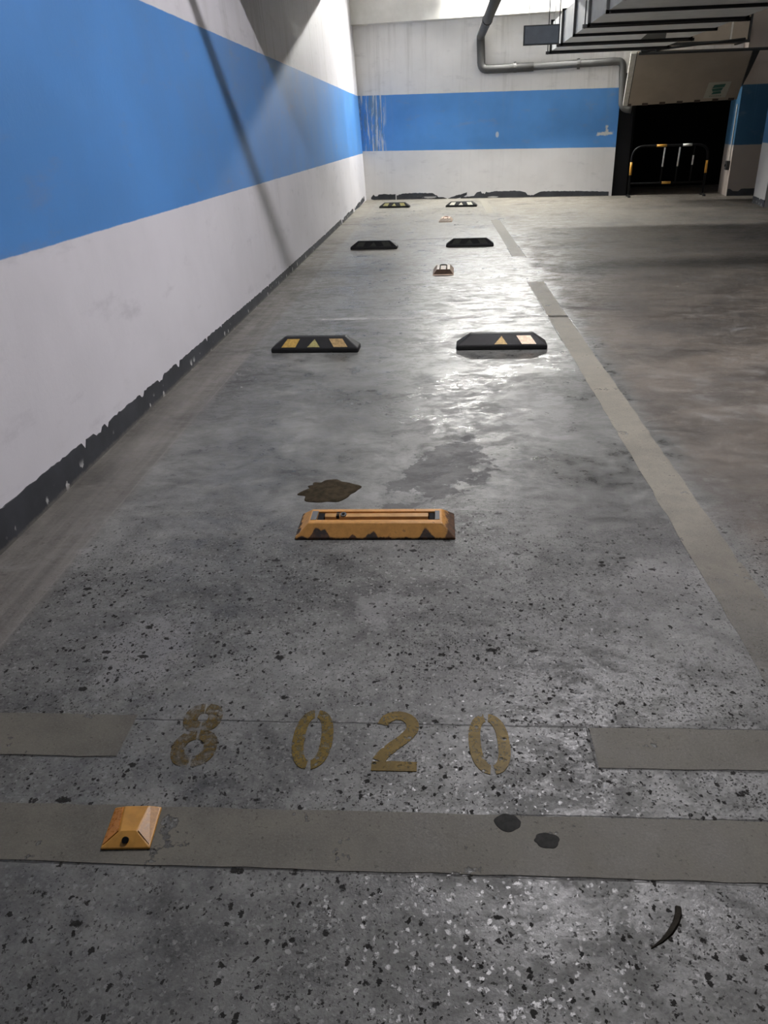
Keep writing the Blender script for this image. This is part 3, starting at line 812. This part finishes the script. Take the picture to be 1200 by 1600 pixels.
# ------------------------------------------------------------------ air duct
def duct():
    X0, X1, Z0, Z1 = 1.995, 3.97, 2.60, 3.03
    Y0, Y1 = 8.4, 15.9
    root = empty('air_duct', (0, 0, 0)); root.location = ((X0 + X1) / 2, Y0, Z0)
    tag(root, 'wide pale sheet metal air duct with dark flanges under the ceiling', 'air duct')
    ox, oy, oz = root.location
    link('duct_body', bx(X0 - ox, X1 - ox, 0, Y1 - oy, 0, Z1 - Z0), M_galv, root)
    for i, y in enumerate((15.88, 14.52, 13.27, 12.03, 10.79, 9.55)):
        bm = bmesh.new(); t, e = 0.022, 0.035
        a0, a1, b0, b1 = X0 - ox, X1 - ox, -e, Z1 - Z0 + e
        yy = y - oy
        box(bm, a0 - e, a1 + e, yy - t, yy + t, -e, 0.001); box(bm, a0 - e, a1 + e, yy - t, yy + t, Z1 - Z0 - .001, b1)
        box(bm, a0 - e, a0 + .001, yy - t, yy + t, -e, b1); box(bm, a1 - .001, a1 + e, yy - t, yy + t, -e, b1)
        link('flange', bm, M_darksteel, root)
        if i in (0, 1, 3, 5):
            for sx in (-1, 1):
                xx = sx * ((X1 - X0) / 2 + .06)
                bm = bmesh.new(); tube(bm, [(xx, yy + .06, -.05), (xx, yy + .06, CEIL - Z0)], 0.008, 6); link('hanger_rod', bm, M_darksteel, root)
            bm = bmesh.new(); box(bm, -(X1 - X0) / 2 - .09, (X1 - X0) / 2 + .09, yy + .035, yy + .085, -.045, -.002); link('hanger_bar', bm, M_darksteel, root)
    bm = bmesh.new(); plate(bm, [(-.05 + .15, 13.4 - oy, -.001), (.35, 13.4 - oy, -.001), (.60, 14.45 - oy, -.001), (.22, 14.45 - oy, -.001)], (0, 0, -1), .004); tag(link('underside_patch', bm, M_pipe, root), 'dark patch on the underside')  # thin dark patch laid against the duct underside
duct()

# ------------------------------------------------------------------ sloping hood over the doorway and its box
link0 = link
def hood():
    root = empty('door_hood', (4.76, 17.5, 1.74), 0)
    tag(root, 'beige sloping hood panel with a small emblem above the dark doorway', 'hood')
    o_ = root.location
    P = lambda x, y, z: Vector((x, y, z)) - Vector(o_)
    tl, tr, br, bl = P(3.61, 16.45, 2.545), P(5.62, 16.40, 2.52), P(5.81, 17.42, 1.765), P(3.755, 17.50, 1.725)
    nn = (tr - tl).cross(bl - tl).normalized()
    if nn.y > 0: nn = -nn
    bm = bmesh.new(); plate(bm, [tl, tr, br, bl], -nn, 0.05); link('panel', bm, M_hood, root)
    e = (tr - tl).normalized()
    bm = bmesh.new(); plate(bm, [tl - e * .11, tl - e * .012, bl - e * .012, bl - e * .10], -nn, 0.06); link('side_frame', bm, M_hoodedge, root)
    bm = bmesh.new(); plate(bm, [tl - e * .012, tl, bl, bl - e * .012], -nn, 0.03); link('side_gap', bm, M_black, root)
    # dark strut along the right edge
    bm = bmesh.new(); plate(bm, [tr + e * .015, tr + e * .13, br * .45 + tr * .55 + e * .07, br * .75 + tr * .25 + e * .015], -nn, 0.05); link('side_strut', bm, M_darksteel, root)
    # clips along the lower edge
    for k in range(7):
        t = (0.012, .155, .315, .475, .635, .80, .945)[k]
        c = bl.lerp(br, t); up = (tl - bl).normalized()
        w_ = 0.055 if k else 0.03
        bm = bmesh.new(); q = [c - e * w_, c + e * w_, c + e * w_ + up * .055, c - e * w_ + up * .055]
        plate(bm, [p + nn * .001 for p in q], nn, 0.012); link('edge_clip', bm, M_clip, root)
    # top bracket
    bm = bmesh.new(); a = tl + e * .02 + nn * .02; b = tr + e * .30 + nn * .02
    tube(bm, [a + Vector((0, 0, .01)), b + Vector((0, 0, .03))], .028, 6); link('top_bar', bm, M_darksteel, root)
    # emblem plaque
    def q(u_, v_): return tl.lerp(tr, u_).lerp(bl.lerp(br, u_), v_) + nn * .002
    pl = bmesh.new(); plate(pl, [q(.70, .60), q(.90, .60), q(.885, .93), q(.685, .93)], nn, .006); po = link('emblem_plaque', pl, M_plaque, root)
    bm = bmesh.new()
    for pg in ([(.755, .655), (.855, .640), (.848, .705), (.742, .720)], [(.742, .735), (.840, .715), (.832, .775), (.752, .79)], [(.760, .80), (.828, .785), (.835, .835), (.750, .85)]):
        plate(bm, [q(*p) + nn * .006 for p in pg], nn, .003)
    link('emblem', bm, M_green, po)
    bm = bmesh.new()
    for k in range(6):
        plate(bm, [q(.735 + k * .019, .875) + nn * .006, q(.748 + k * .019, .873) + nn * .006, q(.747 + k * .019, .90) + nn * .006, q(.734 + k * .019, .902) + nn * .006], nn, .002)
    link('emblem_lettering', bm, M_greentext, po)
    # roller box behind and above the panel
    K = (4.70 - o_[0], 17.0 - o_[1], 2.70 - o_[2])
    def link2(name, bm, mat=None, parent=None, **k):
        bmesh.ops.translate(bm, verts=bm.verts[:], vec=K); return link0(name, bm, mat, parent, **k)
    link2('casing', bx(-.95, .92, -.25, .45, 0, .50), M_hood, root, bevel=.01)
    link2('end_frame', bx(.92, .955, -.27, .45, -.02, .50), M_darksteel, root)
    link2('bottom_rail', bx(-.95, .955, -.285, -.25, -.035, .01), M_darksteel, root)
    link2('conduit', bx(.60, .63, -.262, -.25, .02, .42), M_hoodedge, root)
    bm = bmesh.new(); tube(bm, [(-1.05, -.62, -.13), (.86, -.30, .02)], .022, 6); link2('brace', bm, M_darksteel, root)
    bm = bmesh.new(); tube(bm, [(-.78, -.60, -.14), (-.48, -.28, .06)], .028, 6); link2('brace', bm, M_darksteel, root)
    for sx in (-.8, .8):
        bm = bmesh.new(); tube(bm, [(sx, .1, .5), (sx, .1, CEIL - 2.70)], .012, 6); link2('hanger_rod', bm, M_darksteel, root)
hood()
# ------------------------------------------------------------------ switch on the door jamb
p = fw(5.95, 0.18)
root = empty('switch_box', (p.x, p.y, 0.49)); root.rotation_euler[2] = ANG
tag(root, 'small dark switch box on the white jamb right of the doorway', 'switch')
link('case', bx(-.07, 0.0, -.09, .09, 0, .17), M_darksteel, root, bevel=.006)
bm = bmesh.new(); tube(bm, [(-.07, 0, .085), (-.088, 0, .085)], .025, 12); link('button', bm, M_black, root)
bm = bmesh.new(); tube(bm, [(-.015, 0, .17), (-.015, 0, 1.2)], .012, 8); link('cable_conduit', bm, M_hoodedge, root)

# ------------------------------------------------------------------ crowd barrier in the doorway
def barrier():
    xa, xb = 4.06, 5.57
    root = empty('crowd_barrier', ((xa + xb) / 2, 18.02, 0), -0.10)
    tag(root, 'black tube crowd barrier with amber and white bands standing in the doorway', 'barrier')
    W = (xb - xa) / 2; H = 0.98; r = 0.021
    bm = bmesh.new(); tube(bm, fillet([(-W, 0, 0.03), (-W, 0, H), (W, 0, H), (W, 0, 0.03)], 0.24, 8), r, 10); link('frame', bm, M_blackpaint, root, smooth=True)
    bm = bmesh.new(); tube(bm, [(-W, 0, .27), (W, 0, .27)], .016, 8); link('lower_rail', bm, M_blackpaint, root, smooth=True)
    for x in (-.13, .17, .46):
        bm = bmesh.new(); tube(bm, [(x, 0, .27), (x + .02, 0, H)], .013, 8); b = link('bar', bm, M_blackpaint, root, smooth=True)
        z0, z1 = (.58, .94) if x < .4 else (.60, .78)
        bm = bmesh.new(); tube(bm, [(x + .02 * (z0 - .27) / .71, 0, z0), (x + .02 * (z1 - .27) / .71, 0, z1)], .0165, 8); tag(link('band', bm, M_white_band, b, smooth=True), 'white reflective band')
    for pts, m, l in ((((-W, 0, .43), (-W, 0, .68)), M_yel_band, 'amber reflective band'), (((W, 0, .44), (W, 0, .68)), M_yel_band, 'amber reflective band'),
                   (((-.28, 0, H), (-.08, 0, H)), M_yel_band, 'amber reflective band'), (((.24, 0, H), (.42, 0, H)), M_white_band, 'white reflective band'), (((-.10, 0, .27), (.08, 0, .27)), M_yel_band, 'amber reflective band')):
        bm = bmesh.new(); tube(bm, pts, r + .004, 10); tag(link('band', bm, m, root, smooth=True), l)
    for sx in (-1, 1):
        bm = bmesh.new(); tube(bm, fillet([(sx * W, -.17, .012), (sx * W, -.12, .04), (sx * W, .12, .04), (sx * W, .17, .012)], .03), .018, 8); ft = link('foot', bm, M_blackpaint, root, smooth=True)
        for dy in (-.17, .17):
            bm = bmesh.new(); tube(bm, [(sx * W, dy, 0), (sx * W, dy, .03)], .03, 10); link('rubber_cap', bm, M_rubber, ft)
barrier()
